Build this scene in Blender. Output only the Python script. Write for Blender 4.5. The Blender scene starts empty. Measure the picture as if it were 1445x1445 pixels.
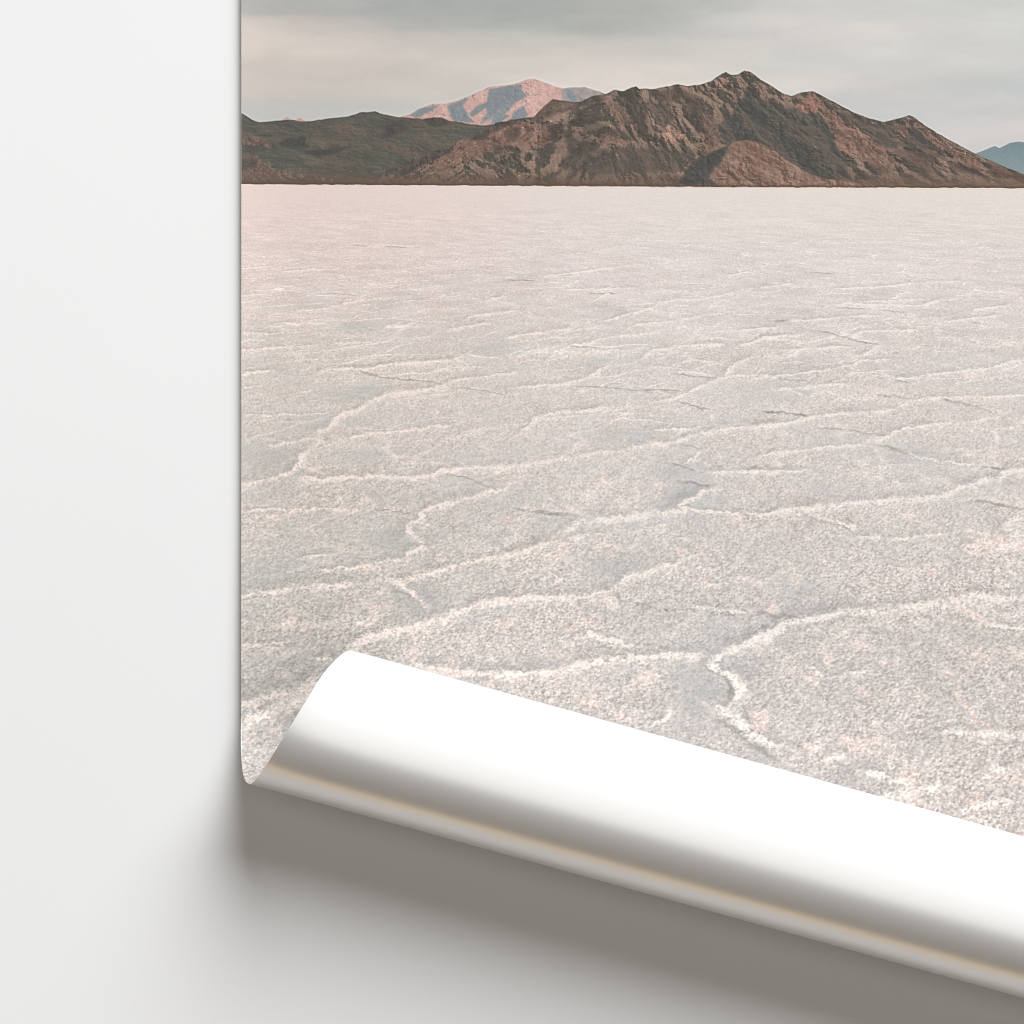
# A landscape art print lying on a white surface, its lower edge rolled up.
import bpy, math
import numpy as np
from mathutils import Matrix

S = 0.0005                      # metres per photograph pixel
CX = CY = 722.5

# --------------------------------------------------------------------------
# noise
# --------------------------------------------------------------------------
def _hash(ix, iy, seed):
    h = (ix.astype(np.int64) * 374761393 + iy.astype(np.int64) * 668265263 + seed * 1442695041) & 0xFFFFFFFF
    h = ((h ^ (h >> 13)) * 1274126177) & 0xFFFFFFFF
    h = ((h ^ (h >> 16)) * 2246822519) & 0xFFFFFFFF
    h = h ^ (h >> 15)
    return (h & 0xFFFFFF).astype(np.float32) / np.float32(0xFFFFFF)

def vnoise(x, y, seed=0):
    x0 = np.floor(x); y0 = np.floor(y)
    fx = (x - x0).astype(np.float32); fy = (y - y0).astype(np.float32)
    fx = fx * fx * fx * (fx * (fx * 6 - 15) + 10); fy = fy * fy * fy * (fy * (fy * 6 - 15) + 10)
    a = _hash(x0, y0, seed); b = _hash(x0 + 1, y0, seed)
    c = _hash(x0, y0 + 1, seed); d = _hash(x0 + 1, y0 + 1, seed)
    return (a + (b - a) * fx) * (1 - fy) + (c + (d - c) * fx) * fy - 0.5

def fbm(x, y, n=4, seed=0, gain=0.5, lac=2.03):
    t = 0; amp = 1.0; tot = 0
    for k in range(n):
        t = t + amp * vnoise(x, y, seed + 17 * k); tot += amp
        amp *= gain; x = x * lac + 13.7; y = y * lac - 7.3
    return t * (2.0 / tot) * 0.8

def ridged(x, y, n=4, seed=0, gain=0.55, lac=2.05):
    t = 0; amp = 1.0; tot = 0
    for k in range(n):
        t = t + amp * (1 - np.abs(vnoise(x, y, seed + 31 * k)) * 4); tot += amp
        amp *= gain; x = x * lac + 5.1; y = y * lac + 9.2
    return t / tot

def voronoi(x, y, seed=0, jit=0.9):
    """returns F1, F2-F1 and a random value of the nearest cell"""
    ix = np.floor(x); iy = np.floor(y)
    f1 = np.full(x.shape, 9.0, np.float32); f2 = f1.copy(); rid = f1 * 0
    for dx in (-1, 0, 1):
        for dy in (-1, 0, 1):
            cx = ix + dx; cy = iy + dy
            px = cx + 0.5 + jit * (_hash(cx, cy, seed) - 0.5)
            py = cy + 0.5 + jit * (_hash(cx, cy, seed + 7) - 0.5)
            d = np.sqrt((px - x) ** 2 + (py - y) ** 2).astype(np.float32)
            near = d < f1
            f2 = np.where(near, f1, np.minimum(f2, d))
            rid = np.where(near, _hash(cx, cy, seed + 13), rid)
            f1 = np.where(near, d, f1)
    return f1, f2 - f1, rid

def sstep(a, b, x):
    t = np.clip((x - a) / (b - a), 0, 1)
    return t * t * (3 - 2 * t)

def mix(a, b, t):
    return a + (b - a) * t[..., None]

def col(r, g, b):
    return np.array([r, g, b], np.float32)

# --------------------------------------------------------------------------
# the picture on the print, coordinates in photograph pixels
# --------------------------------------------------------------------------
SKY = [(345,5,184,182,176),(345,40,214,202,192),(345,70,214,203,193),(345,105,203,193,184),(345,135,201,194,186),(345,155,190,191,187),
(450,5,173,176,172),(450,35,196,190,184),(450,60,214,205,196),(450,90,204,195,187),(450,120,203,196,188),(450,150,191,191,186),
(600,5,172,175,171),(600,30,177,180,175),(600,55,200,194,187),(600,75,211,203,195),(600,100,205,198,190),(600,130,206,200,192),(600,150,200,198,192),
(750,5,171,174,170),(750,30,174,178,173),(750,60,200,196,189),(750,90,212,205,197),(870,5,174,176,172),(870,30,176,178,172),(870,70,200,197,190),
(870,92,213,206,198),(870,115,218,210,202),(1000,10,186,188,182),(1000,40,200,199,193),(1000,70,205,203,197),(1000,92,213,208,201),
(1120,5,206,206,200),(1120,30,216,212,206),(1120,65,211,208,202),(1120,92,205,205,199),(1170,115,221,214,207),(1200,140,202,202,199),
(1250,10,208,208,203),(1250,40,214,211,205),(1300,75,212,210,204),(1280,110,203,203,199),(1260,150,198,199,197),(1330,150,200,200,198),
(1400,10,205,207,202),(1400,60,207,208,203),(1400,120,200,203,201),(1380,160,201,201,200),(1412,188,221,213,208),(1420,203,204,203,200),(1350,190,200,200,199)]

LEFT_RIDGE = [(330,156),(341.6,160),(350.4,166),(361.5,171.6),(368.4,173),(386.4,171),(400.3,169.6),(414,169.6),(425,171.6),(441.8,170.8),(458.4,168),(475,166),
(491.6,163.9),(502.7,161.1),(511,157.8),(518,158.9),(529,157.2),(536,160),(549.8,163.3),(563.6,165.3),(580,166.6),(596.8,167.8),(613.4,165.5),(623,165.5),
(632.8,170.2),(652,173),(668.8,175.8),(682.6,177.2),(699,175.8),(720,172.2),(740,180),(780,205),(800,290),(2000,290)]
MASSIF = [(330,275),(520,275),(545,241),(580,224),(613,213),(638,206),(649,198),(666,193),(688,188),(694,178),(700,173.5),(716.6,170.2),(736,166.6),(752.6,165.2),
(766.4,151.3),(780.3,140.3),(791.3,141.7),(810.7,144.4),(821.8,142.5),(838.4,134.7),(855,132.5),(866,127),(880,128.7),(891,123.1),(897.9,121.5),(902,125),(921.5,125.9),
(940.8,122.3),(957.4,118.7),(970,121.5),(988,119.5),(1004.5,114),(1015.6,105.7),(1023.9,101.5),(1030.8,105.7),(1041.9,104.8),(1050.2,99.3),(1060,102),(1072.7,112),
(1089.3,121.8),(1105.9,132.3),(1117,135.6),(1130.8,130.7),(1147.4,128.7),(1161.3,135.6),(1183.4,148.1),(1205.6,159.2),(1227.7,167.5),(1247,172.2),(1263.7,168.3),
(1283,162.8),(1291.4,166.1),(1305.2,177.2),(1332.9,193.8),(1360.6,209),(1382.7,220),(1404.9,229.8),(1427,239.4),(1445,245.8),(1500,264),(1540,285),(2000,290)]
PINK = [(540,190),(563.6,165.3),(577.4,162),(591.3,153.6),(607.9,147.5),(621.7,145.9),(627.3,146.7),(646.6,142),(657.7,137),(674.3,130.1),(691,122.6),(707.5,121),
(716.6,120.3),(730.4,117.6),(741.5,112.6),(752.6,110.9),(762.3,114),(772,118),(785.8,123),(796.9,125),(805,123.7),(824.6,123),(835.6,126.4),(846.7,129.2),(870,140),(900,190),(905,400)]
BLUE = [(1340,240),(1377,216.5),(1391,211),(1403.5,206.2),(1410.4,209),(1424.2,202),(1438,199.9),(1450,201.5),(1500,212),(1600,205),(1750,226),(2000,230)]
DOME = [(955,262),(960,249),(965.7,237),(976.8,226),(993.4,217.8),(1012.8,210.9),(1029.4,204),(1043,198.4),(1057,197),(1068,199.8),(1082,206.2),(1092,211.8),
(1114,228.4),(1139,243.6),(1164,252),(1211,259),(1260,266)]

# shaded and bare patches of the printed mountains: colour, softness, outline
PATCH = [
((71,75,71),4,[(1018,176),(1046,143),(1056,128),(1070,141),(1089,144),(1109,153.6),(1122.5,152),(1155.7,160.5),(1166.8,177),(1175,205),(1183,221),(1200,252),(1164,252),(1139,243.6),(1114,228.4),(1092,211.8),(1072.7,202),(1057,197),(1029,202),(1018,190)]),
((80,78,73),3,[(1166.8,144),(1189,160.5),(1222,171.6),(1261,171.6),(1266.5,182.7),(1272,204.8),(1255,210),(1233,204.8),(1208,182.7),(1189,166)]),
((76,76,72),2.5,[(1280,180),(1294,182.7),(1310.7,199.3),(1330,204.8),(1333,213),(1310.7,211.8),(1288.6,210),(1274.8,204.8)]),
((68,68,64),2,[(877,129),(898,122.3),(899,143),(893.8,170.7),(885.5,159.7),(881,143)]),
((73,71,66),2.5,[(816,143),(841,136),(844,151),(830,162),(822,170.7),(816,182),(811,165)]),
((84,76,69),3,[(752.6,165),(780,140),(811,146),(808,154),(783,157),(764,166.6)]),
((75,72,67),2,[(899,148.6),(913,146),(910,162),(905,190),(900,190)]),
((84,77,70),3,[(916,129),(963,128),(988,140),(990.7,157),(977,154),(960,137.5),(935,143),(921,137.5)]),
((78,74,68),3,[(918,150),(940,146),(948,168),(940,180),(928,170)]),
((76,73,68),2.5,[(968,150),(985,155),(1000,172),(996,190),(985,182),(975,165)]),
((82,79,73),5,[(799.7,206.7),(819,200),(833,213),(899,210),(977,218),(966,240),(894,242),(838,246),(797,237)]),
((70,70,66),2.5,[(796,199),(806,190),(822,200),(818,215),(800,214)]),
((78,74,69),2.5,[(818,170),(836,160),(846,176),(866,184),(893,196),(880,199),(850,188),(830,190)]),
((160,124,107),2.5,[(943.6,179),(965.7,187),(968.5,195.6),(946,198),(935,190)]),
((138,108,94),3,[(838,193),(866,190),(894,204),(866,204),(836,201)]),
((150,116,100),2,[(1018,111),(1029,111),(1029,121),(1018,119.5)]),
((126,101,88),3,[(847,140),(866,140),(894,170.7),(899,184.6),(877,176),(855,157)]),
((118,96,84),3,[(1000,160),(1012,160),(1018,200),(1000,212),(985,210)]),
((150,110,98),2,[(1125,151),(1147,133),(1161,147),(1153,159),(1136,158)]),
((138,106,93),3,[(1161,149.5),(1178,160.5),(1200,177),(1239,205),(1272,235),(1255,241),(1216.6,224),(1189,213),(1175,188)]),
((132,102,88),3,[(1288.6,167.5),(1310.7,185.5),(1349.5,210),(1377,224),(1405,241),(1363,238),(1335.7,213),(1310.7,196.5)]),
((122,98,85),2,[(1266,178),(1280,176),(1276,200),(1268,196)]),
((84,76,70),3,[(1262,214),(1330,216),(1318,232),(1324,246),(1290,236)]),
((80,76,71),2,[(1226,230),(1254,238),(1256,243),(1232,243)]),
((74,72,68),1.5,[(1206,247),(1216,244),(1226,253),(1208,256)]),
((78,74,69),2.5,[(1340,230),(1380,240),(1372,246),(1345,240)]),
((96,80,71),3,[(1398,230),(1445,248),(1445,256),(1405,246)]),
((132,102,89),4,[(604,238),(640,205),(666,196),(700,184),(735,172),(755,175),(790,180),(793,196),(770,206),(720,206),(690,215),(650,232),(625,244)]),
((68,70,67),2,[(545,242),(580,225),(613,214),(640,207),(636,214),(600,228),(585,240),(560,248)]),
((74,71,67),2,[(664,196),(700,178),(736,168),(720,177),(700,184),(680,196)]),
((74,70,66),2,[(698,205),(708,210),(706,216),(698,216)]),
((76,72,67),2,[(770,180),(784,176),(788,200),(778,200)]),
((76,72,67),2,[(716,186),(732,182),(728,196),(718,198)]),
((76,76,72),3,[(342,205),(362,200),(374,205),(372,212),(350,212)]),
((110,90,79),3,[(342,196),(356,192),(376,198),(384,207),(366,204),(342,203)]),
((112,92,80),4,[(342,220),(356,218),(366,224),(384,236),(420,247),(470,252),(342,252)]),
((74,75,71),2.5,[(342,226),(362,226),(360,234),(342,238)]),
((62,69,66),3,[(395,203),(412,194),(428,195),(436,206),(412,208)]),
((68,71,68),3,[(430,214),(470,208),(498,207),(480,214),(448,220)]),
((68,71,68),2.5,[(596,170),(612,165),(625,166),(630,172),(608,178)]),
((102,90,81),3,[(540,208),(560,210),(590,218),(560,216)]),
((100,90,80),3,[(470,178),(488,178),(494,183),(478,184)]),
((72,73,69),3,[(545,178),(565,172),(575,180),(560,190),(540,196)]),
]
PINK_SHADE = [[(577,163),(604,150),(618,148),(606,158),(592,166)],[(628,150),(648,142),(660,140),(652,150),(660,160),(672,174),(640,170)],
[(690,126),(706,124),(716,122),(734,118),(736,130),(742,134),(722,150),(712,162),(704,154),(694,166),(680,176),(690,160),(686,152),(672,166),(664,160),(676,150),(690,140)],
[(700,156),(712,160),(720,164),(706,174),(694,176)],[(726,158),(738,150),(744,160),(736,168),(722,170)],[(797,127),(806,126),(812,140),(806,146),(798,138)]]

def inside_dist(poly, x, y):
    """signed distance to a closed polygon, positive inside"""
    p = np.array(poly, np.float32); q = np.roll(p, -1, axis=0)
    d = np.full(x.shape, 1e9, np.float32); ins = np.zeros(x.shape, bool)
    for (x0, y0), (x1, y1) in zip(p, q):
        ex, ey = x1 - x0, y1 - y0
        t = np.clip(((x - x0) * ex + (y - y0) * ey) / (ex * ex + ey * ey + 1e-9), 0, 1)
        d = np.minimum(d, np.hypot(x - x0 - t * ex, y - y0 - t * ey))
        if y0 != y1:
            ins ^= ((y0 > y) != (y1 > y)) & (x < (x1 - x0) * (y - y0) / (y1 - y0) + x0)
    return np.where(ins, d, -d)

def box(us, vs, x0, x1, y0, y1):
    return slice(*np.searchsorted(vs, [y0, y1])), slice(*np.searchsorted(us, [x0, x1]))

# salt ridges, traced: (origin x, origin y, scale, kind, weight, points)
K1, K2 = 3.6125, 3.44
RIDGES = []
def R(ox, oy, k, kind, w, *pts):
    RIDGES.append((kind, w, [(ox + a / k, oy + b / k) for a, b in pts]))
def zone(ox, oy, k=K1):
    return (lambda w, *p: R(ox, oy, k, 'B', w, *p)), (lambda w, *p: R(ox, oy, k, 'D', w, *p))
B, D = zone(330, 500)
B(1.25,(1100,140),(1060,165),(960,180),(860,195),(760,210),(715,230),(680,255),(620,285),(540,310),(500,345),(480,372),(430,395),(440,425),(400,470),(350,505),(345,545),(290,600),(200,630),(110,650),(30,668))
B(.8,(1445,90),(1280,115),(1180,125),(1100,140))
B(.7,(180,460),(270,455),(340,435),(420,425))
B(.7,(600,420),(680,405),(800,395),(900,385),(1000,370),(1120,360))
B(1.0,(340,625),(450,635),(560,630),(680,625),(800,620),(920,630),(1000,610),(1060,595),(1180,575),(1300,570),(1445,562))
B(1.0,(1420,665),(1340,690),(1240,720),(1140,745),(1040,770),(960,800),(960,830),(900,865),(895,895),(930,930),(960,960),(940,985),(890,1012),(880,1040))
B(.7,(30,105),(120,90),(200,80)); B(.5,(42,170),(150,160)); B(.7,(430,90),(540,70),(700,70),(800,50),(900,40),(1050,35),(1200,10))
B(.5,(42,800),(200,790),(400,790),(560,790)); B(.4,(42,305),(200,310),(480,300))
D(.9,(640,80),(700,105),(780,120),(880,130),(1000,135),(1060,150)); D(.6,(1150,170),(1280,185),(1400,215))
D(.9,(1080,615),(1180,625),(1240,650),(1330,690)); D(.9,(720,790),(830,800),(930,815))
B, D = zone(700, 500)
B(1.0,(0,575),(100,570),(240,545),(400,520),(540,500),(650,485),(720,465),(820,455),(920,450),(990,415),(1080,395),(1200,375),(1330,370),(1445,350))
B(.9,(130,385),(180,350),(190,325),(300,300),(420,290),(540,275),(620,270))
B(.9,(780,245),(880,230),(950,210),(1000,180),(1080,150),(1170,115),(1190,80),(1230,45),(1320,10))
B(.7,(60,170),(200,160),(330,150),(440,130),(560,60))
D(.8,(380,165),(520,165),(680,180),(800,180),(960,185)); D(.8,(900,100),(1050,115),(1120,120)); B(.6,(1200,110),(1445,105))
D(.7,(930,245),(1030,270),(1120,290)); D(.8,(1350,295),(1445,300))
R(700,500,K1,'T',.9,(700,375),(780,380),(850,378),(940,380),(1010,378)); B(.6,(800,385),(1010,378))
D(.9,(920,455),(1000,470),(1050,485)); B(.7,(1050,490),(1010,530),(960,560)); D(.9,(890,555),(960,570),(1020,595))
B(.7,(1080,605),(1200,600),(1400,590))
B(1.2,(1120,665),(1090,690),(1000,730),(930,770),(960,790),(900,800),(800,810),(680,830),(560,840),(430,850),(380,880),(310,915))
D(1.1,(930,650),(1000,650),(1060,670),(1120,665)); R(700,500,K1,'T',.9,(970,800),(1060,810),(1180,815),(1290,830)); B(.7,(960,790),(1100,800),(1330,815),(1445,805))
D(.8,(100,790),(200,805),(400,820)); B(1.1,(110,1010),(180,980),(260,960)); B(.8,(390,945),(450,920),(560,915))
B, D = zone(1045, 500)
B(.7,(60,125),(200,110),(350,90),(480,70),(570,55),(600,35),(760,25)); B(.8,(780,130),(900,115),(1000,100),(1130,85),(1280,75),(1340,50),(1445,25))
D(.6,(180,125),(300,135),(420,125)); D(.7,(770,130),(870,150)); B(.7,(180,175),(340,165),(450,155),(560,150)); B(.7,(250,175),(310,205),(340,220))
D(1,(690,203),(790,215),(880,228)); B(.8,(800,270),(880,240),(950,225),(1100,220),(1250,218),(1445,210))
D(1,(1030,230),(1130,245),(1200,268),(1290,305)); B(.9,(1290,315),(1200,340),(1080,350),(950,365),(860,375),(790,390),(750,420),(680,450))
D(1,(110,293),(230,300),(350,315)); B(.9,(80,375),(200,355),(330,330),(440,305),(580,300),(700,295),(790,280))
D(.8,(390,378),(490,382),(620,400),(740,408)); B(.7,(100,515),(220,500),(340,485),(480,470),(620,455))
D(1.2,(690,465),(780,478),(860,510),(950,543),(1050,555),(1150,565),(1230,575),(1350,585))
B(.8,(860,500),(950,535),(1050,548),(1150,558),(1230,568))
B(1.1,(1480,570),(1350,600),(1340,630),(1230,650),(1120,680),(1050,715),(960,730),(860,735),(740,745),(640,750),(540,760),(430,775),(300,785),(180,805),(80,820))
D(.9,(0,810),(60,828)); D(1,(330,825),(430,855),(520,870),(590,915)); B(.8,(400,820),(560,870),(600,910))
D(1,(1170,745),(1260,750),(1340,775),(1445,795)); B(.7,(0,600),(200,595),(360,595)); B(.6,(620,930),(850,935),(1050,915))
B(1.4,(1460,825),(1390,840),(1355,865),(1380,890),(1410,915),(1460,925))
B, D = zone(330, 760)
B(1.0,(1445,80),(1350,85),(1250,105),(1160,135),(1060,155),(980,180),(900,205),(830,215),(780,210))
B(1.1,(30,285),(150,270),(280,255),(400,240),(540,235),(640,225))
D(1.2,(780,235),(830,262),(900,295),(950,330)); B(1.0,(830,220),(900,260),(950,300),(990,345))
B(1.2,(1445,320),(1340,315),(1260,325),(1180,355),(1110,385),(1020,415),(950,440),(860,460),(760,480),(680,500),(620,525),(580,560))
B(.9,(30,535),(150,540),(270,540)); D(.8,(150,548),(290,545))
B(2.2,(20,858),(120,825),(220,800),(330,775),(400,745),(450,715)); B(1.6,(42,960),(140,890),(260,850),(380,790))
B(.9,(930,640),(1100,670),(1250,690),(1445,690)); B(.6,(330,100),(400,85),(520,75)); B(.6,(430,160),(620,140),(760,120),(860,100)); B(.6,(400,610),(480,600),(520,620))
B, D = zone(700, 760)
B(1.1,(0,100),(100,80),(190,45),(260,25),(330,10)); B(1.1,(590,245),(680,200),(760,170),(860,140),(930,125),(980,95),(1060,80))
B(1.0,(0,320),(120,305),(250,300),(400,300),(560,265),(600,250)); D(.9,(590,280),(630,315),(700,325),(760,340),(820,360))
R(700,760,K1,'T',1.1,(800,358),(900,370),(1060,370),(1200,385),(1300,385)); B(.7,(1000,350),(1100,350),(1290,375)); 
B(1.3,(1445,470),(1340,510),(1240,545),(1170,570),(1100,630),(1140,680),(1220,715),(1260,750),(1230,800),(1210,850),(1240,890))
D(1.1,(1060,650),(1130,690),(1190,730),(1200,790),(1180,850)); B(1.1,(1090,840),(1130,870),(1200,900),(1280,970),(1340,1020),(1445,1075))
D(1.2,(1090,900),(1160,940),(1240,1000),(1300,1050),(1420,1120)); B(1.1,(340,680),(400,640),(500,625),(600,615),(720,605),(830,600),(950,590),(1050,585))
B(1.0,(0,690),(120,690),(240,680),(320,670)); B(.7,(430,500),(480,480),(600,520),(740,550)); B(.7,(740,960),(850,930),(900,870))
B, D = zone(1045, 760, K2)
B(1.3,(30,500),(130,460),(200,420),(280,390),(360,385),(480,360),(640,345),(800,330),(930,310),(1050,300),(1110,275),(1160,270),(1250,285),(1400,290))
D(.9,(80,360),(180,375),(300,385)); D(.9,(1180,430),(1280,440),(1400,455)); B(.9,(1180,415),(1280,425),(1400,440))
B(.9,(960,935),(1100,940),(1250,945),(1400,950)); R(1045,760,K2,'T',.8,(1080,945),(1200,952),(1320,965)); B(1.1,(1150,1180),(1220,1130),(1300,1110)); B(1.1,(640,1250),(780,1240),(900,1210),(1000,1200))
B(.7,(380,1080),(450,1060),(520,1050)); B(.7,(600,1130),(800,1180),(860,1180)); B(.6,(320,610),(450,680),(620,640))
B(.9,(1080,1330),(1180,1290),(1280,1270))
B, D = zone(330, 240)
B(.9,(30,922),(150,910),(330,900),(420,890)); B(.8,(500,885),(600,880),(700,875)); B(.9,(320,718),(480,705),(560,680),(660,660),(780,650)); B(.7,(30,642),(180,630))
B(.6,(250,520),(400,505),(460,510)); B(.6,(30,505),(190,490)); D(1,(580,380),(680,388)); D(.8,(770,390),(880,393)); D(.9,(920,397),(945,397))
B(.8,(720,1000),(850,985),(1000,975),(1130,960),(1200,930)); D(1,(1080,945),(1130,965)); B(.8,(1080,820),(1200,795),(1300,780)); B(.8,(1190,750),(1320,730),(1445,715)); B(.9,(1290,660),(1400,640))
D(.8,(530,585),(560,598)); D(.7,(490,628),(620,640)); D(.8,(660,800),(720,815)); B(.6,(42,830),(200,835)); B(.6,(250,780),(360,785)); D(.6,(570,820),(620,835)); D(.6,(1100,525),(1190,505))
B, D = zone(700, 240)
B(.9,(530,775),(620,750),(700,725),(790,705),(840,675),(920,660),(1000,662),(1080,650),(1140,640),(1230,620)); B(.8,(250,540),(380,525),(500,510),(600,495),(680,487))
B(.9,(50,855),(150,835),(280,820),(400,805)); B(.9,(380,895),(480,885),(530,860),(640,845),(820,830)); B(.7,(660,820),(700,795),(780,780),(890,775)); B(.7,(940,765),(1040,740),(1150,725))
B(.9,(740,960),(800,920),(900,905),(1050,890),(1160,885)); B(.7,(1090,825),(1250,815),(1445,800)); B(.8,(1270,890),(1340,860),(1445,850)); B(.7,(120,935),(210,915),(340,890))
B(.6,(340,610),(450,605),(710,600)); B(.7,(1180,540),(1320,510)); D(.7,(460,628),(620,630)); D(.8,(380,900),(520,905)); D(.7,(60,560),(200,565))
B, D = zone(1045, 240)
B(.8,(0,890),(60,875),(120,855),(330,840)); B(.8,(240,770),(380,765),(560,745),(700,740)); B(.7,(480,690),(540,680),(760,690),(900,690),(1030,660)); B(.8,(480,605),(700,595),(900,575),(1110,565))
B(.7,(100,600),(270,578)); B(.8,(550,850),(620,825),(700,818),(900,815)); D(.9,(340,815),(450,830),(540,855),(640,880),(710,890)); B(.9,(710,895),(640,935),(560,955)); B(.7,(210,920),(420,905),(560,900))
D(.9,(480,700),(660,708)); D(.8,(700,715),(850,722)); D(1.1,(170,770),(240,770)); D(1,(685,655),(710,658)); B(.8,(1190,715),(1270,700),(1390,685)); B(.7,(1040,770),(1190,755),(1310,742))
D(.8,(1170,780),(1220,780)); B(.9,(1330,990),(1400,965),(1445,955)); B(.7,(0,815),(150,810)); D(.8,(115,480),(130,482)); D(.7,(920,552),(1000,560)); D(.7,(330,520),(480,530)); D(.6,(1150,870),(1200,880))
# smoother grey hollows beside the ridges: x, y, half width, half height, strength
HOLLOW = [(385,648,55,26,1),(505,556,40,12,.8),(450,596,40,14,.9),(560,765,40,20,.9),(590,850,40,22,1),(400,1000,60,38,.9),(370,810,60,20,.5),(455,925,75,26,.7),(620,700,80,18,.6),
(965,700,45,24,1),(960,665,35,12,.8),(880,615,70,10,.6),(870,800,50,30,.7),(755,937,55,14,.9),(985,985,60,55,.9),(880,960,70,20,.4),(1100,560,60,10,.4),(1200,690,80,20,.3),(1160,860,90,14,.4),(840,515,40,8,.8),
(735,545,60,6,.6),(700,740,60,30,.4),(455,431,38,7,.9),(507,461,34,7,.8),(540,431,18,6,.7),(648,409,24,5,.7),(380,520,40,10,.5),(730,395,40,3,.6),(620,475,60,10,.3),
(1290,640,60,14,.4),(1400,680,40,10,.5),(1300,1050,60,24,.5),(1190,1090,50,22,.7),(1080,1060,30,22,.8),(560,640,70,14,.4),(700,490,40,6,.6),(1080,400,30,3,.5),(1360,905,60,20,.3)]

def paint(us, vs):
    X, Y = np.meshgrid(us.astype(np.float32), vs.astype(np.float32))
    H, W = X.shape
    out = np.zeros((H, W, 3), np.float32); region = np.full((H, W), 3, np.int8)
    base = np.interp(us, [330, 720, 1026, 1445, 2000], [260.3, 262.3, 264.2, 265.6, 267]).astype(np.float32)[None, :] \
        + 0.9 * fbm(X[:1] / 9, X[:1] * 0, 3, 5)
    # ---------------- sky
    ys, xs = np.searchsorted(vs, 285), W
    x, y = X[:ys], Y[:ys]
    wy = y + 15 * fbm(x / 170, y / 60, 5, 40, .55)
    wx = x + 40 * fbm(x / 120, y / 30, 2, 41)
    acc = np.zeros(x.shape + (3,), np.float32); tot = np.zeros(x.shape, np.float32)
    for px, py, r, g, b in SKY:
        w = np.exp(-((wx - px) / 95) ** 2 - ((wy - py) / 15) ** 2) + 1e-4 * np.exp(-((wx - px) / 260) ** 2 - ((wy - py) / 50) ** 2) \
            + 1e-9 / (1 + ((wx - px) / 100) ** 2 + ((wy - py) / 60) ** 2)
        acc += w[..., None] * col(r, g, b); tot += w
    sky = acc / tot[..., None]
    cl = fbm(x / 95 + .5 * fbm(x / 70, y / 30, 3, 44), y / 24 + .3 * fbm(x / 50, y / 30, 3, 45), 5, 43, .55)
    sky += (cl * 9)[..., None] * col(1, .93, .86)
    sky += (fbm(x / 3, y / 3, 2, 46) * 1.2)[..., None]
    sg = sky.mean(-1, keepdims=True); sky = sg + (sky - sg) * .88 + col(.5, -.3, .2)
    img = sky; reg = np.zeros(x.shape, np.int8)
    # ---------------- mountains
    jag = 1.1 * fbm(x / 7, x * 0 + 3.3, 3, 60)
    def ridge_y(pts, k=1.0):
        p = np.array(pts); return np.interp(us, p[:, 0], p[:, 1]).astype(np.float32)[None, :] + jag * k
    halo = np.zeros(x.shape, np.float32)
    yl, ym, yp, yb, yd = ridge_y(LEFT_RIDGE), ridge_y(MASSIF), ridge_y(PINK, .6), ridge_y(BLUE, .5), ridge_y(DOME, .6)
    top = np.minimum(np.minimum(yl, ym), np.minimum(yp, yb))
    up = top - y
    halo = np.exp(-((up - 1.6) / 1.6) ** 2)
    img = img + (halo * 7)[..., None] * col(1, .97, .92)
    warpx = x + 4.5 * fbm(x / 13, y / 11, 4, 61, .65) + 6 * fbm(x / 40, y / 30, 2, 62)
    warpy = y + 4.2 * fbm(x / 12, y / 12, 4, 63, .65)
    # relief: gullies that run down the slopes
    shear = np.interp(us, [500, 660, 860, 950, 1100, 1445], [-1.1, -.75, .5, .5, .75, 1.25]).astype(np.float32)[None, :]
    def relief(xx, yy):
        q = 10 * fbm(xx / 42, yy / 34, 3, 70); q2 = 4 * fbm(xx / 13, yy / 11, 3, 72)
        u_ = xx - shear * yy + q + q2; v_ = yy + .4 * xx + q - q2
        h = ridged(u_ / 30, v_ / 52, 5, 71, .6)
        return h + .5 * ridged((xx + q2) / 15, (yy - q2) / 13, 4, 75, .6)
    h0 = relief(x, y); sh = (relief(x + 1.5, y - .9) - h0)
    sh = sh * (.55 + .9 * sstep(-.5, .5, fbm(x / 26, y / 18, 3, 76)))
    sh = np.clip(sh * 4.2, -1, 1)
    fine = fbm(x / 3.2, y / 2.6, 3, 80)
    def gully(xx, yy):
        q = 12 * fbm(xx / 50, yy / 40, 3, 270); q2 = 5 * fbm(xx / 12, yy / 10, 3, 272, .6)
        return ridged((xx - shear * yy + q + q2) / 36, (yy + .3 * xx + q - q2) / 85, 3, 271, .6)
    gu = gully(x, y)
    two = np.clip((gully(x + 2.5, y - 1.2) - gu) * 7 + .55 * sh + .35 * fine, -1, 1)     # sunny and shaded sides of the spurs
    hl = fbm(x / 34 + .4 * fbm(x / 14, y / 9, 3, 77), y / 13, 5, 78, .6)
    shl = np.clip((fbm((x + 2) / 34 + .4 * fbm((x + 2) / 14, (y - 1) / 9, 3, 77), (y - 1) / 13, 5, 78, .6) - hl) * 5, -1, 1)
    def lay(mask, c):
        nonlocal img
        img = mix(img, c, mask)
    def cover(yt, s=.8):
        return sstep(-s, s, y - yt)
    # pink far range
    m = cover(yp)
    lit = np.broadcast_to(col(201, 166, 158), x.shape + (3,)) + (fine * 17 + sh * 17)[..., None] * col(1, .85, .8)
    shd = np.broadcast_to(col(128, 138, 142), x.shape + (3,)) + (fine * 9 + sh * 8)[..., None]
    ps = np.zeros(x.shape, np.float32)
    for poly in PINK_SHADE:
        ps = np.maximum(ps, sstep(-1.5, 1.5, inside_dist(poly, warpx, warpy) + 1.2 * fine + 1.5 * sh) * .92)
    ps = np.maximum(ps, sstep(.55, .9, -sh + .15 * fine) * .8)
    ps = np.maximum(ps, sstep(786, 800, x) * .55)
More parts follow.
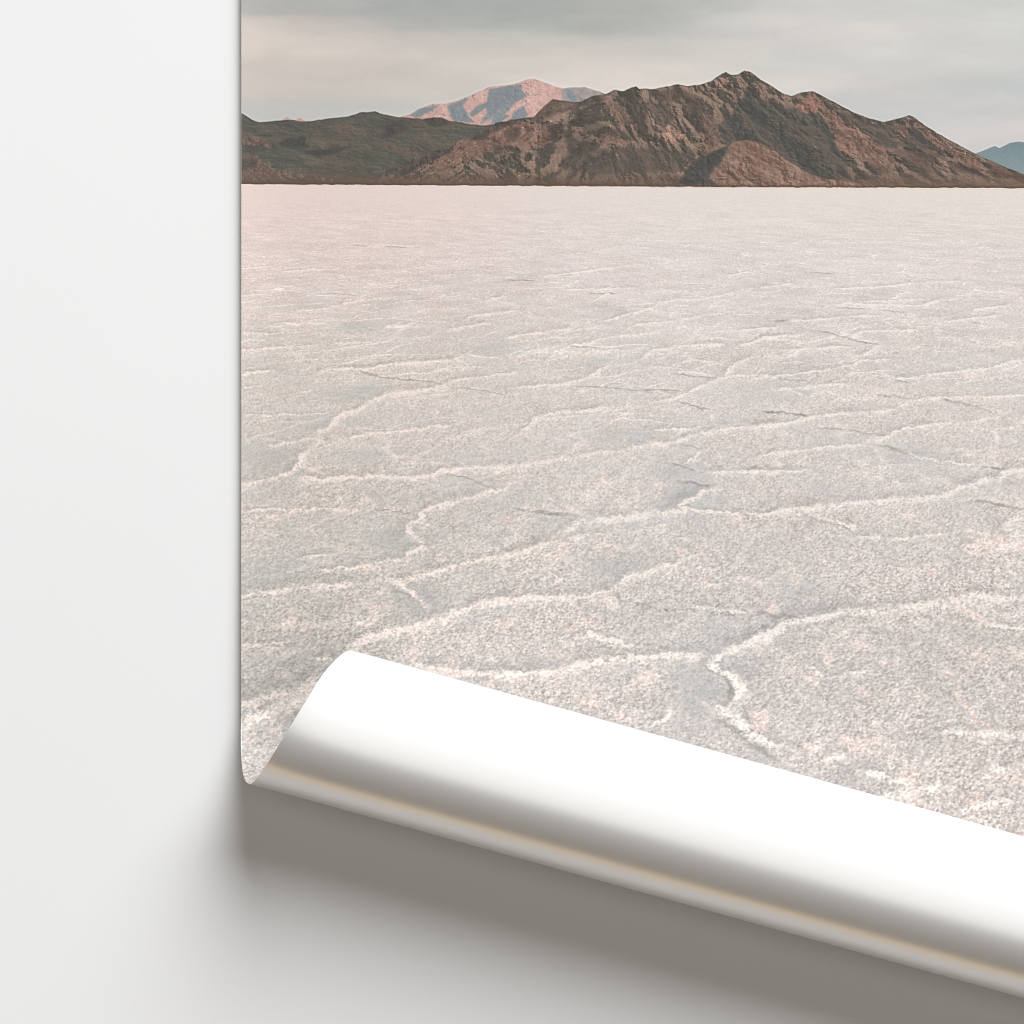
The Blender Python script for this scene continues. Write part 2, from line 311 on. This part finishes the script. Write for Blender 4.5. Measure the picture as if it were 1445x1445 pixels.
    lay(m, mix(lit, shd, ps)); reg[m > .5] = 1
    # tiny pink tips beyond the left ridge
    for px, py in ((405, 165.3), (422.5, 166.3)):
        t = sstep(-.7, .7, y - (py + np.abs(x - px) * .6 + jag * .5))
        lay(t * (np.abs(x - px) < 9), np.broadcast_to(col(196, 158, 150), x.shape + (3,)))
    # blue far range
    m = cover(yb)
    bl = np.broadcast_to(col(128, 145, 149), x.shape + (3,)) + (6 * fine + (y - 215) * .35)[..., None] * col(1, .9, .8)
    lay(m, bl); reg[m > .5] = 1
    # left dark hills
    m = cover(yl)
    c = np.broadcast_to(col(93, 89, 82), x.shape + (3,)) + (shl * 9 + fine * 7 + 9 * fbm(x / 30, y / 12, 3, 90))[..., None] * col(1, .93, .85)
    lf = c
    lv = sstep(-.35, .45, fbm(x / 40 + .5 * fbm(x / 16, y / 8, 3, 290), y / 11, 4, 291, .6) + .4 * shl)
    lf = mix(lf + col(-5, -2, -1), lf + col(8, 4, 1), lv)
    # massif
    mm = cover(ym)
    c2 = mix(np.broadcast_to(col(86, 79, 72), x.shape + (3,)), np.broadcast_to(col(137, 114, 101), x.shape + (3,)), sstep(-.55, .6, two + .35 * fbm(x / 30, y / 20, 3, 91)))
    c2 = c2 + (sh * 16 + fine * 13)[..., None] * col(1.03, .9, .8)
    both = mix(lf, c2, mm)
    # apron of dry ground in front of the range
    ap = sstep(-26, -3, y - base + 6 * fbm(x / 50, y / 6, 3, 92))
    apc = np.broadcast_to(col(104, 85, 73), x.shape + (3,)) + (sstep(950, 1200, x) * 12)[..., None] * col(1, .7, .55) + (fine * 6 + 8 * fbm(x / 40, y / 3, 3, 93))[..., None]
    both = mix(both, apc, ap * .75)
    for c, soft, poly in PATCH:
        p = np.array(poly); s = box(us, vs[:ys], p[:, 0].min() - 14, p[:, 0].max() + 14, p[:, 1].min() - 14, p[:, 1].max() + 14)
        if both[s].size == 0: continue
        sd = inside_dist(poly, warpx[s], warpy[s]) + 3.0 * fine[s] + sh[s] * 2.4 + (1.2 if sum(c) < 275 else 0)
        mk = sstep(-soft * .7, soft * .7, sd) * np.clip(.86 + .25 * fine[s] + .2 * two[s] * (-1 if sum(c) < 275 else 1), 0, .95)
        dark = sum(c) < 275
        cc = col(*c) + (col(7, 2, 1) if dark else col(0, 1, 2)) + (sh[s] * (9 if dark else 19) + fine[s] * (12 if dark else 20))[..., None] * col(1, .92, .84)
        both[s] = mix(both[s], cc, mk)
    # small bright scree streaks and dark outcrops
    sp = sstep(.62, .95, fbm((x + .5 * y) / 7, (y - .2 * x) / 4, 3, 95) + .35 * sh)
    both = mix(both, both * 1.26 + 8, sp * mm)
    dk = sstep(.5, .9, fbm((x - .3 * y) / 6, y / 5, 3, 96) - .3 * sh)
    both = mix(both, both * .74, dk * .8 * sstep(70, 110, both[..., 0]))
    # the low dome in front
    md = cover(yd) 
    dc = np.broadcast_to(col(134, 107, 94), x.shape + (3,)) + (sh * 22 + fine * 15 + 10 * two + 12 * fbm((x - y) / 20, (x + 2 * y) / 14, 3, 97))[..., None] * col(1, .85, .75)
    lefts = sstep(-4, 4, inside_dist([(950,262),(960,249),(977,226),(1013,209),(1031,203),(1024,222),(1008,237),(1000,250),(1010,262)], warpx, warpy) + 3 * fine)
    dc = mix(dc, np.broadcast_to(col(76, 74, 70), x.shape + (3,)) + (fine * 9 + sh * 12)[..., None], lefts)
    dc = mix(dc, dc * .72, sstep(-2, 2, inside_dist([(1026,240),(1036,243),(1046,256),(1040,259),(1034,250),(1028,247)], warpx, warpy)))
    both = mix(both, dc, md)
    # thin dark crest
    crest = np.exp(-((y - np.minimum(yl, ym) - 1.0) / 1.4) ** 2)
    both = both * (1 - .12 * crest[..., None])
    # dark foot
    both = mix(both, np.broadcast_to(col(84, 64, 52), x.shape + (3,)), sstep(-4.2, -1.0, y - base) * .75)
    gray = both.mean(-1, keepdims=True); both = gray + (both - gray) * .92 + 2 + 4 * (1 - sstep(60, 115, gray))
    lay(np.maximum(m, mm), both); reg[(m > .5) | (mm > .5)] = 2
    out[:ys] = img; region[:ys] = reg

    # ---------------- salt flat
    y0 = np.searchsorted(vs, 255)
    x, y = X[y0:], Y[y0:]
    h = np.maximum(y - 257, 4)                     # pixels below the printed horizon
    F = 1150.0
    gx = (x - 890) / h; gz = F / h                 # ground coordinates in camera heights
    yk = np.array([258, 300, 400, 520, 650, 800, 950, 1100, 1900], np.float32)
    la = [np.interp(y, yk, v) for v in ((230,228,222,215,210,205,200,196,192), (212,210,207,203,199,195,191,187,183), (205,203,201,197,194,190,186,183,180))]
    ra = [np.interp(y, yk, v) for v in ((229,228,224,220,216,213,209,204,198), (220,218,213,209,206,203,199,194,189), (214,212,210,206,203,200,196,191,186))]
    t = sstep(380, 1000, x + 40 * fbm(x / 200, y / 120, 2, 100))
    salt = np.stack([a + (b - a) * t for a, b in zip(la, ra)], -1).astype(np.float32)
    near = np.clip(h / 800, 0, 1.2)
    # patchy tint in ground space
    pt = fbm(gx * 2.2, gz * 2.2, 4, 110); pk = fbm(gx * 5 + 3, gz * 5, 4, 111)
    salt += (pt * 4 * np.clip(h / 90, .3, 1))[..., None]
    salt += (np.clip(pk, -1, 1) * 7 * np.clip(h / 150, .3, 1))[..., None] * col(1, .35, .05)
    # crust plates far away: voronoi edges in ground space
    wxg = gx + .10 * fbm(gx * 5, gz * 5, 3, 120); wzg = gz + .16 * fbm(gx * 4, gz * 4, 3, 121)
    for sc, sd, k, wd in ((1.5, 130, 1.0, .05), (2.9, 131, .85, .07), (5.6, 132, .6, .09)):
        X_ = wxg * sc - .42 * wzg * sc; Z_ = wzg * sc * .8
        f1, e, rid = voronoi(X_, Z_, sd)
        _, e2, _ = voronoi(X_ + .05, Z_ - .05, sd)
        ln = np.exp(-(e / wd) ** 2); slope = np.clip((e2 - e) * 14, -1, 1)
        px_size = h / 1150 * h / sc                       # cell height in pixels
        far = sstep(1.3, 6, px_size) * np.interp(h, [0, 250, 420], [1, .8, .42])
        brk = sstep(-.2, .4, fbm(gx * 3.3, gz * 2.1, 3, 133 + sd))
        salt += (ln * brk * far * k * (15 + 20 * slope))[..., None] * col(1, .94, .88)
        sidew = np.exp(-(e / (wd * 3.2)) ** 2)
        salt -= (sidew * (slope < 0) * brk * far * k * 4)[..., None] * col(1, .9, .85)
        salt += ((rid - .5) * 6 * far * k)[..., None]
    # fine streaks parallel to the horizon far away
    st = fbm(x / (6 + h * .10), y / (.9 + h * .008), 3, 140)
    st2 = fbm(x / (22 + h * .2), y / (1.6 + h * .012), 3, 141)
    salt += ((st * 10 + st2 * 9) * (1 - sstep(120, 420, h)) * sstep(8, 60, h))[..., None] * col(1, .97, .95)
    # hollows
    hol = np.zeros(x.shape, np.float32)
    for hx, hy, ha, hb, hs in HOLLOW:
        s = box(us, vs[y0:], hx - 2.2 * ha, hx + 2.2 * ha, hy - 2.2 * hb, hy + 2.2 * hb)
        if hol[s].size == 0: continue
        r = ((x[s] - hx) / ha) ** 2 + ((y[s] - hy + .12 * (x[s] - hx)) / hb) ** 2
        hol[s] = np.maximum(hol[s], hs * np.exp(-r * 1.1))
    salt = mix(salt, salt * col(.935, .952, .958), np.clip(hol + .25 * np.clip(pt, 0, 1) * hol, 0, 1))
    # grains of salt: bumps lit from the right, larger towards the viewer
    white = np.random.default_rng(3).random(x.shape, np.float32) - .5
    lv = np.log2(np.interp(h, [0, 90, 250, 450, 750, 1100], [1.2, 1.5, 2.1, 2.7, 3.5, 4.3])).astype(np.float32) * 2
    grain = np.zeros(x.shape, np.float32)
    jx = 1.5 * vnoise(x / 5, y / 5, 158); jy = 1.5 * vnoise(x / 5, y / 5, 159)
    for k, cell in enumerate((1.1, 1.5, 2.1, 3.0, 4.2, 6.0)):
        wgt = np.clip(1 - np.abs(lv - math.log2(cell) * 2) / 1.35, 0, 1)
        if not wgt.any(): continue
        ca, sa = math.cos(.6 + 1.1 * k), math.sin(.6 + 1.1 * k)          # each octave turned, so that no lattice shows
        ex, ey = (x + jx) / cell, (y + jy) / (cell * .78)
        nx, ny = ex * ca - ey * sa, ex * sa + ey * ca; lx, ly = .45 * math.cos(.8) * ca - .45 * math.sin(.8) * sa, .45 * math.cos(.8) * sa + .45 * math.sin(.8) * ca
        n = vnoise(nx, ny, 150 + k); n2 = vnoise(nx * .62 + 40, ny * .62, 190 + k)
        lit = vnoise(nx + lx, ny + ly, 150 + k) - n
        grain += wgt * (1.5 * n - 1.7 * np.abs(n2) + .42 - 1.1 * lit)
    grain += .5 * white + .35 * vnoise(x / 1.4, y / 1.2, 161)
    grain = np.clip(grain, -1.5, 1.35)
    a0 = gx * 62; b0 = gz * 38; a1 = gx * 27; b1 = gz * 19
    clump = fbm(a1, b1, 4, 155, .6)
    rough = np.clip(1 - .5 * hol, .35, 1) * np.clip(1 + .55 * pk, .55, 1.5)
    amp = np.interp(h, [0, 30, 120, 260, 450, 700, 1000], [1.5, 3.5, 8, 12, 16, 21, 25]).astype(np.float32)
    salt += (grain * 1.3 * amp * rough)[..., None] * col(1, .98, .96)
    salt += (clump * np.interp(h, [60, 300, 800], [0, 4, 11]) * rough)[..., None]
    # pinkish and cream crumbs
    cr = fbm(a1 * .8 + 9, b1 * .8, 5, 165, .65)
    salt += (sstep(.12, .5, cr) * 26 * sstep(150, 500, h) * np.clip(rough, .4, 1.2))[..., None] * col(1, .62, .5)
    salt += (sstep(.2, .7, fbm(a0 * .6 + 3, b0 * .6 + 5, 3, 166)) * 6 * sstep(120, 400, h))[..., None] * col(1, .9, .6)
    # traced ridges
    wx = x + (1.2 + near * 6) * fbm(x / 14, y / 11, 3, 170) + (.5 + near * 4) * fbm(x / 5, y / 4, 3, 171, .7)
    wy = y + (.5 + near * 5.2) * fbm(x / 13, y / 10, 3, 172) + (.3 + near * 4.5) * fbm(x / 5, y / 4, 3, 173, .7)
    gap = fbm(x / 26, y / 18, 3, 175)
    for kind, w, pts in RIDGES:
        p = np.array(pts, np.float32)
        hm = max(p[:, 1].mean() - 257, 10)
        ww = w * (.95 + 4.3 * hm / 800)
        pad = ww * 7 + 6
        s = box(us, vs[y0:], p[:, 0].min() - pad, p[:, 0].max() + pad, p[:, 1].min() - pad, p[:, 1].max() + pad)
        if wx[s].size == 0: continue
        qx, qy = wx[s], wy[s]
        dist = np.full(qx.shape, 1e9, np.float32); side = np.zeros(qx.shape, np.float32); along = side.copy()
        seg = np.hypot(*(p[1:] - p[:-1]).T); cum = np.concatenate([[0], np.cumsum(seg)]); L = cum[-1]
        for i in range(len(p) - 1):
            ex, ey = p[i + 1] - p[i]
            tt = np.clip(((qx - p[i, 0]) * ex + (qy - p[i, 1]) * ey) / (ex * ex + ey * ey + 1e-6), 0, 1)
            ox, oy = qx - p[i, 0] - tt * ex, qy - p[i, 1] - tt * ey
            dd = np.hypot(ox, oy * 1.25); nr = dd < dist
            sg = np.sign(ex) if ex else 1.0
            side = np.where(nr, np.sign((ex * oy - ey * ox) * sg), side)
            along = np.where(nr, cum[i] + tt * seg[i], along); dist = np.where(nr, dd, dist)
        ends = np.clip(np.minimum(along, L - along) / (4 + ww * 2), 0, 1) * .6 + .4
        ends = ends * (dist < 1e8)
        var = np.clip(1 + .9 * vnoise(qx / 11, qy / 8, 177) + .8 * vnoise(qx / 4.5, qy / 3.5, 178), .35, 1.9)
        dist = dist / var
        sdist = dist * side                       # positive below the line
        mod = np.clip(.85 + .9 * gap[s] + .3 * clump[s] + .2 * grain[s] * near[s], .5, 1.3) * ends
        blk = salt[s]
        if kind == 'B':
            b = np.where(sdist < 0, np.exp(-(sdist / (ww * .8)) ** 2), np.exp(-(sdist / (ww * 1.5)) ** 2)) * mod
            tail = np.where(sdist > 0, np.exp(-sdist / (ww * 3.2)), 0) * mod
            shade = np.where(sdist < 0, np.exp(-((sdist + ww * 2.0) / (ww * 1.7)) ** 2), 0) * mod
            tint = sstep(1150, 500, p[:, 0].mean() + 0 * qx)
            bright = mix(np.broadcast_to(col(244, 233, 227), qx.shape + (3,)), np.broadcast_to(col(245, 228, 221), qx.shape + (3,)), tint)
            b = b * np.clip(.95 + .38 * grain[s], .3, 1.25); tex = grain[s] * (5 + 10 * near[s])
            blk = blk * (1 - .06 * shade[..., None])
            blk = mix(blk, bright + tex[..., None], np.clip(b * 1.12, 0, .94))
            blk = blk + (tail * 6)[..., None] * col(1, .8, .7)
        elif kind == 'D':
            b = np.exp(-(sdist / (ww * .62)) ** 2) * mod
            lip = np.exp(-((sdist + ww * 1.5) / (ww * .9)) ** 2) * mod
            blk = mix(blk, np.broadcast_to(col(152, 147, 142), qx.shape + (3,)) + (grain[s] * 8)[..., None], np.clip(b * .66, 0, .8))
            blk = blk + (lip * 9)[..., None] * col(1, .92, .86)
        else:                                     # broken dark pits
            b = .6 * np.exp(-(sdist / (ww * .5)) ** 2) * sstep(.05, .4, fbm(qx / 3.5, qy / 3, 2, 180)) * ends
            blk = mix(blk, np.broadcast_to(col(104, 92, 80), qx.shape + (3,)), np.clip(b * .85, 0, .85))
        salt[s] = blk
    # keep the broad tone of the flat
    dif = (salt - np.stack([a + (b - a) * t for a, b in zip(la, ra)], -1)).mean(1)
    nrow = len(dif); kk = 61
    pad = np.concatenate([dif[:1].repeat(kk // 2, 0), dif, dif[-1:].repeat(kk // 2, 0)])
    sm = np.stack([np.convolve(pad[:, c], np.ones(kk) / kk, 'valid') for c in range(3)], -1)
    salt = salt - sm[:, None, :].astype(np.float32)
    salt = salt + col(-.5, 1.5, -.4) * sstep(60, 260, h)[..., None]
    # pale lip right under the mountains
    bl = y - base
    salt = mix(salt, np.broadcast_to(col(233, 214, 199), x.shape + (3,)), np.exp(-((bl - 1.2) / 1.5) ** 2) * .6)
    m = sstep(-.7, .7, bl)
    out[y0:] = mix(out[y0:], salt, np.where(y > 280, 1, m))
    region[y0:][(bl > 0)] = 3
    bl = out.copy()
    for ax in (0, 1):
        bl = (np.roll(bl, 1, ax) + 2 * bl + np.roll(bl, -1, ax)) / 4
    out = out + .9 * (out - bl)
    return np.clip(out, 20, 250), region

def to_linear(c):
    c = c / 255.0
    return np.where(c <= .04045, c / 12.92, ((c + .055) / 1.055) ** 2.4)

# --------------------------------------------------------------------------
# shape of the sheet
# --------------------------------------------------------------------------
ANG = math.atan(.277); CA, SA = math.cos(ANG), math.sin(ANG)
AX0, AY0 = 345.0, 1098.4          # a point of the roll's lower outline in the picture
RAD = 107.9                       # roll radius
LEFT, RIGHT, TOP, BOTTOM = 341.0, 1900.0, -350.0, 1850.0

PSHIFT = 2.0
EXPO, HALF_H = 2.1, 97.0        # the roll sags a little out of round
def _profile():
    t = np.linspace(0, 2 * math.pi * 1.9, 8000)
    k = np.where(t > 1.5 * math.pi, 1 - .05 * (t - 1.5 * math.pi), 1.0)
    sn, cs = np.sin(t), np.cos(t)
    px = RAD * k * np.sign(sn) * np.abs(sn) ** (2 / EXPO)
    pz = HALF_H - HALF_H * k * np.sign(cs) * np.abs(cs) ** (2 / EXPO)
    ds = np.hypot(np.diff(px), np.diff(pz)); s = np.concatenate([[0], np.cumsum(ds)])
    S_ = np.arange(0, s[-1], .5)
    x = np.interp(S_, s, px); z = np.interp(S_, s, pz)
    ker = np.hanning(25); ker /= ker.sum()
    xp = np.concatenate([np.arange(-12, 0) * .5, x, x[-1:].repeat(12)]); zp = np.concatenate([np.zeros(12), z, z[-1:].repeat(12)])
    x = np.convolve(xp, ker, 'valid'); z = np.convolve(zp, ker, 'valid')
    tx, tz = np.gradient(x), np.gradient(z); n = np.hypot(tx, tz) + 1e-9
    return S_, x, z, -tz / n, tx / n
PROF = _profile()

def shape(u, v, off=0.0):
    """flat sheet position (picture pixels, off = distance to the printed side) -> world"""
    dx, dy = u - AX0, v - AY0
    a = dx * CA + dy * SA
    p = -dx * SA + dy * CA
    pt = -RAD - PSHIFT
    s = np.maximum(p - pt, 0)
    P, X_, Z_, NX, NZ = PROF
    a = a + np.interp(s, [170, 215, 290, 400, 460], [0, -3.2, -3.6, -2.4, 0]) * np.exp(-np.maximum(u - LEFT, 0) / 70)   # the cut edge is not quite true
    on = s > 0
    pz = np.where(on, pt + np.interp(s, P, X_) + off * np.interp(s, P, NX), p)
    zz = np.where(on, np.interp(s, P, Z_) + off * np.interp(s, P, NZ), off)
    lift = 1.2 + (8.5 + 4.0 * sstep(650, 1000, v)) * np.exp(-np.maximum(u - LEFT, 0) / 42.0)
    zz = zz + lift
    x = AX0 + a * CA - pz * SA
    y = AY0 + a * SA + pz * CA
    return np.stack([(x - CX) * S, -(y - CY) * S, zz * S], -1)

# --------------------------------------------------------------------------
# scene helpers
# --------------------------------------------------------------------------
scene = bpy.context.scene
def link(o):
    scene.collection.objects.link(o); return o

def grid_mesh(name, co, faces, cols=None, smooth=True):
    me = bpy.data.meshes.new(name)
    n, f = len(co), len(faces)
    me.vertices.add(n); me.vertices.foreach_set('co', co.astype(np.float32).ravel())
    me.loops.add(f * 4); me.loops.foreach_set('vertex_index', faces.astype(np.int32).ravel())
    me.polygons.add(f); me.polygons.foreach_set('loop_start', np.arange(0, f * 4, 4, dtype=np.int32))
    me.polygons.foreach_set('use_smooth', np.full(f, smooth))
    if cols is not None:
        at = me.attributes.new('ink', 'FLOAT_COLOR', 'POINT')
        at.data.foreach_set('color', np.concatenate([cols, np.ones((n, 1))], 1).astype(np.float32).ravel())
    me.update(calc_edges=True); me.validate()
    return me

def material(name):
    m = bpy.data.materials.new(name); m.use_nodes = True
    nt = m.node_tree; b = nt.nodes['Principled BSDF']
    return m, nt, b

# printed ink
m_ink, nt, b = material('printed_ink')
at = nt.nodes.new('ShaderNodeAttribute'); at.attribute_name = 'ink'
nt.links.new(at.outputs['Color'], b.inputs['Base Color'])
b.inputs['Roughness'].default_value = .7; b.inputs['Specular IOR Level'].default_value = .12

# glossy white back of the paper
m_pap, nt, b = material('white_paper')
b.inputs['Base Color'].default_value = (.81, .81, .815, 1)
b.inputs['Metallic'].default_value = .5
b.inputs['Roughness'].default_value = .3
b.inputs['IOR'].default_value = 1.5

# matt white surface
m_flo, nt, b = material('matt_white')
tc = nt.nodes.new('ShaderNodeTexCoord')
n1 = nt.nodes.new('ShaderNodeTexNoise'); n1.inputs['Scale'].default_value = 3.0; n1.inputs['Detail'].default_value = 3
n2 = nt.nodes.new('ShaderNodeTexNoise'); n2.inputs['Scale'].default_value = 900.0; n2.inputs['Detail'].default_value = 2
mx = nt.nodes.new('ShaderNodeMix'); mx.data_type = 'RGBA'
mx.inputs['A'].default_value = (.615, .615, .615, 1); mx.inputs['B'].default_value = (.635, .635, .635, 1)
nt.links.new(tc.outputs['Object'], n1.inputs['Vector']); nt.links.new(tc.outputs['Object'], n2.inputs['Vector'])
nt.links.new(n1.outputs['Fac'], mx.inputs['Factor']); nt.links.new(mx.outputs['Result'], b.inputs['Base Color'])
bp = nt.nodes.new('ShaderNodeBump'); bp.inputs['Strength'].default_value = .04; bp.inputs['Distance'].default_value = .0004
nt.links.new(n2.outputs['Fac'], bp.inputs['Height']); nt.links.new(bp.outputs['Normal'], b.inputs['Normal'])
b.inputs['Roughness'].default_value = .85; b.inputs['Specular IOR Level'].default_value = .15

# --------------------------------------------------------------------------
# the surface it rests on
# --------------------------------------------------------------------------
fm = bpy.data.meshes.new('floor')
e = 12.0
fm.from_pydata([(-e, -e, 0), (e, -e, 0), (e, e, 0), (-e, e, 0)], [], [(0, 1, 2, 3)])
floor = link(bpy.data.objects.new('floor', fm)); floor['kind'] = 'structure'; fm.materials.append(m_flo)
floor['label'] = 'plain matt white surface under the art print'

# --------------------------------------------------------------------------
# the art print
# --------------------------------------------------------------------------
poster = link(bpy.data.objects.new('art_print', None))
poster.location = ((341 - CX) * S, -(988 - CY) * S, 0)
poster.empty_display_size = .05
poster['label'] = 'salt flat landscape print with its lower edge rolled up showing white paper back'
poster['category'] = 'poster'

def part(name, me, mat, label=None):
    o = link(bpy.data.objects.new(name, me)); me.materials.append(mat)
    o.parent = poster; o.matrix_parent_inverse.identity()
    o.location = tuple(-c for c in poster.location)
    if label: o['label'] = label
    return o

# paper: a closed slab
us = np.arange(LEFT, RIGHT + .1, 7.79 + .005)
us = np.linspace(LEFT, RIGHT, 200); vs = np.concatenate([np.linspace(TOP, 900, 60)[:-1], np.linspace(900, BOTTOM, 330)])
U, V = np.meshgrid(us, vs); nv, nu = U.shape
TH = .45
topc = shape(U, V, -.02).reshape(-1, 3); botc = shape(U, V, -TH).reshape(-1, 3)
idx = np.arange(nu * nv).reshape(nv, nu)
q = np.stack([idx[:-1, :-1], idx[1:, :-1], idx[1:, 1:], idx[:-1, 1:]], -1).reshape(-1, 4)
N = nu * nv
loop = np.concatenate([idx[0, :-1], idx[:-1, -1], idx[-1, :0:-1], idx[:0:-1, 0]])
rim_n = len(loop); nxt = np.roll(loop, -1)
# the rim gets vertices of its own so that its edges stay crisp
rt = np.arange(rim_n) + 2 * N; rb = rt + rim_n
rim = np.stack([rt, np.roll(rt, -1), np.roll(rb, -1), rb], -1)
allc = np.concatenate([topc, botc, topc[loop], botc[loop]])
allf = np.concatenate([q, q[:, ::-1] + N, rim])
part('paper', grid_mesh('paper', allc, allf), m_pap, 'glossy white paper back showing on the rolled lower edge')

# printed side
us = np.concatenate([np.arange(LEFT + .25, 1449, 1.0), np.linspace(1452, RIGHT - .5, 60)])
vs = np.concatenate([np.linspace(TOP, -5, 40)[:-1], np.arange(-5, 1195, 1.0), np.linspace(1195, BOTTOM - .5, 160)])
rgb, region = paint(us, vs)
GAIN = np.array([1.0, .998, .998], np.float32) * 0.69       # ink reflectance for a picture value of 1
lin = to_linear(rgb) * GAIN
U, V = np.meshgrid(us, vs); nv, nu = U.shape
pos = shape(U, V, .22).reshape(-1, 3)
idx = np.arange(nu * nv).reshape(nv, nu)
quads = np.stack([idx[:-1, :-1], idx[1:, :-1], idx[1:, 1:], idx[:-1, 1:]], -1).reshape(-1, 4)
fr = region[:-1, :-1].reshape(-1)
fx = U[:-1, :-1].reshape(-1)
flat = lin.reshape(-1, 3)
def printed(name, mask, label):
    f = quads[mask]
    if not len(f): return
    used, inv = np.unique(f, return_inverse=True)
    part(name, grid_mesh(name, pos[used], inv.reshape(f.shape), flat[used]), m_ink, label)
printed('printed_sky', fr == 0, 'pale clouded sky at the top of the picture')
printed('printed_far_mountain', (fr == 1) & (fx < 1100), 'pink sunlit mountain behind the dark range')
printed('printed_far_mountain', (fr == 1) & (fx >= 1100), 'blue far mountain beyond the end of the range')
printed('printed_mountain_range', fr == 2, 'brown rocky mountain range along the horizon')
printed('printed_salt_flat', fr == 3, 'pinkish white cracked salt flat below the mountains')

# --------------------------------------------------------------------------
# light
# --------------------------------------------------------------------------
def area(name, direction, dist, size, power, color, size_y=None, target=(0, -.12, 0)):
    l = bpy.data.lights.new(name, 'AREA'); l.energy = power; l.color = color
    l.shape = 'RECTANGLE' if size_y else 'DISK'; l.size = size
    if size_y: l.size_y = size_y
    o = link(bpy.data.objects.new(name, l))
    d = np.array(direction, float); d /= np.linalg.norm(d)
    o.location = tuple(np.array(target) + d * dist)
    x = np.array([CA, -SA, 0.0]); x -= d * x.dot(d); x /= np.linalg.norm(x)     # long side along the roll
    y = np.cross(d, x)
    o.rotation_euler = Matrix((x, y, d)).transposed().to_euler()
    return o
EL = math.radians(32)
area('key_lamp', (.40 * math.cos(EL), .9165 * math.cos(EL), math.sin(EL)), 13.0, 10.5, 3850, (.98, 1, 1.025))
area('overhead_lamp', (-.013, -.048, 1), 13.0, 20.0, 590, (1, .965, .92), 10.0)
# low warm strip lamp beyond the lower edge, seen as the yellow line in the gloss of the roll
area('strip_lamp', (-SA, -CA, .09), 2.2, 3.4, 3.8, (1, .66, .28), .25)

w = bpy.data.worlds.new('World'); scene.world = w; w.use_nodes = True
bg = w.node_tree.nodes['Background']; bg.inputs['Color'].default_value = (1, .82, .60, 1); bg.inputs['Strength'].default_value = .09

# --------------------------------------------------------------------------
# camera
# --------------------------------------------------------------------------
cam = bpy.data.cameras.new('camera'); co = link(bpy.data.objects.new('camera', cam))
DIST = 3.6
co.location = (0, 0, DIST); cam.sensor_width = 36; cam.lens = 36 * DIST / (1445 * S); cam.clip_end = 100
scene.camera = co
scene.view_settings.view_transform = 'Standard'; scene.view_settings.look = 'None'
scene.cycles.pixel_filter_type = 'BLACKMAN_HARRIS'; scene.cycles.filter_width = 1.1
scene.view_settings.exposure = 0; scene.view_settings.gamma = 1
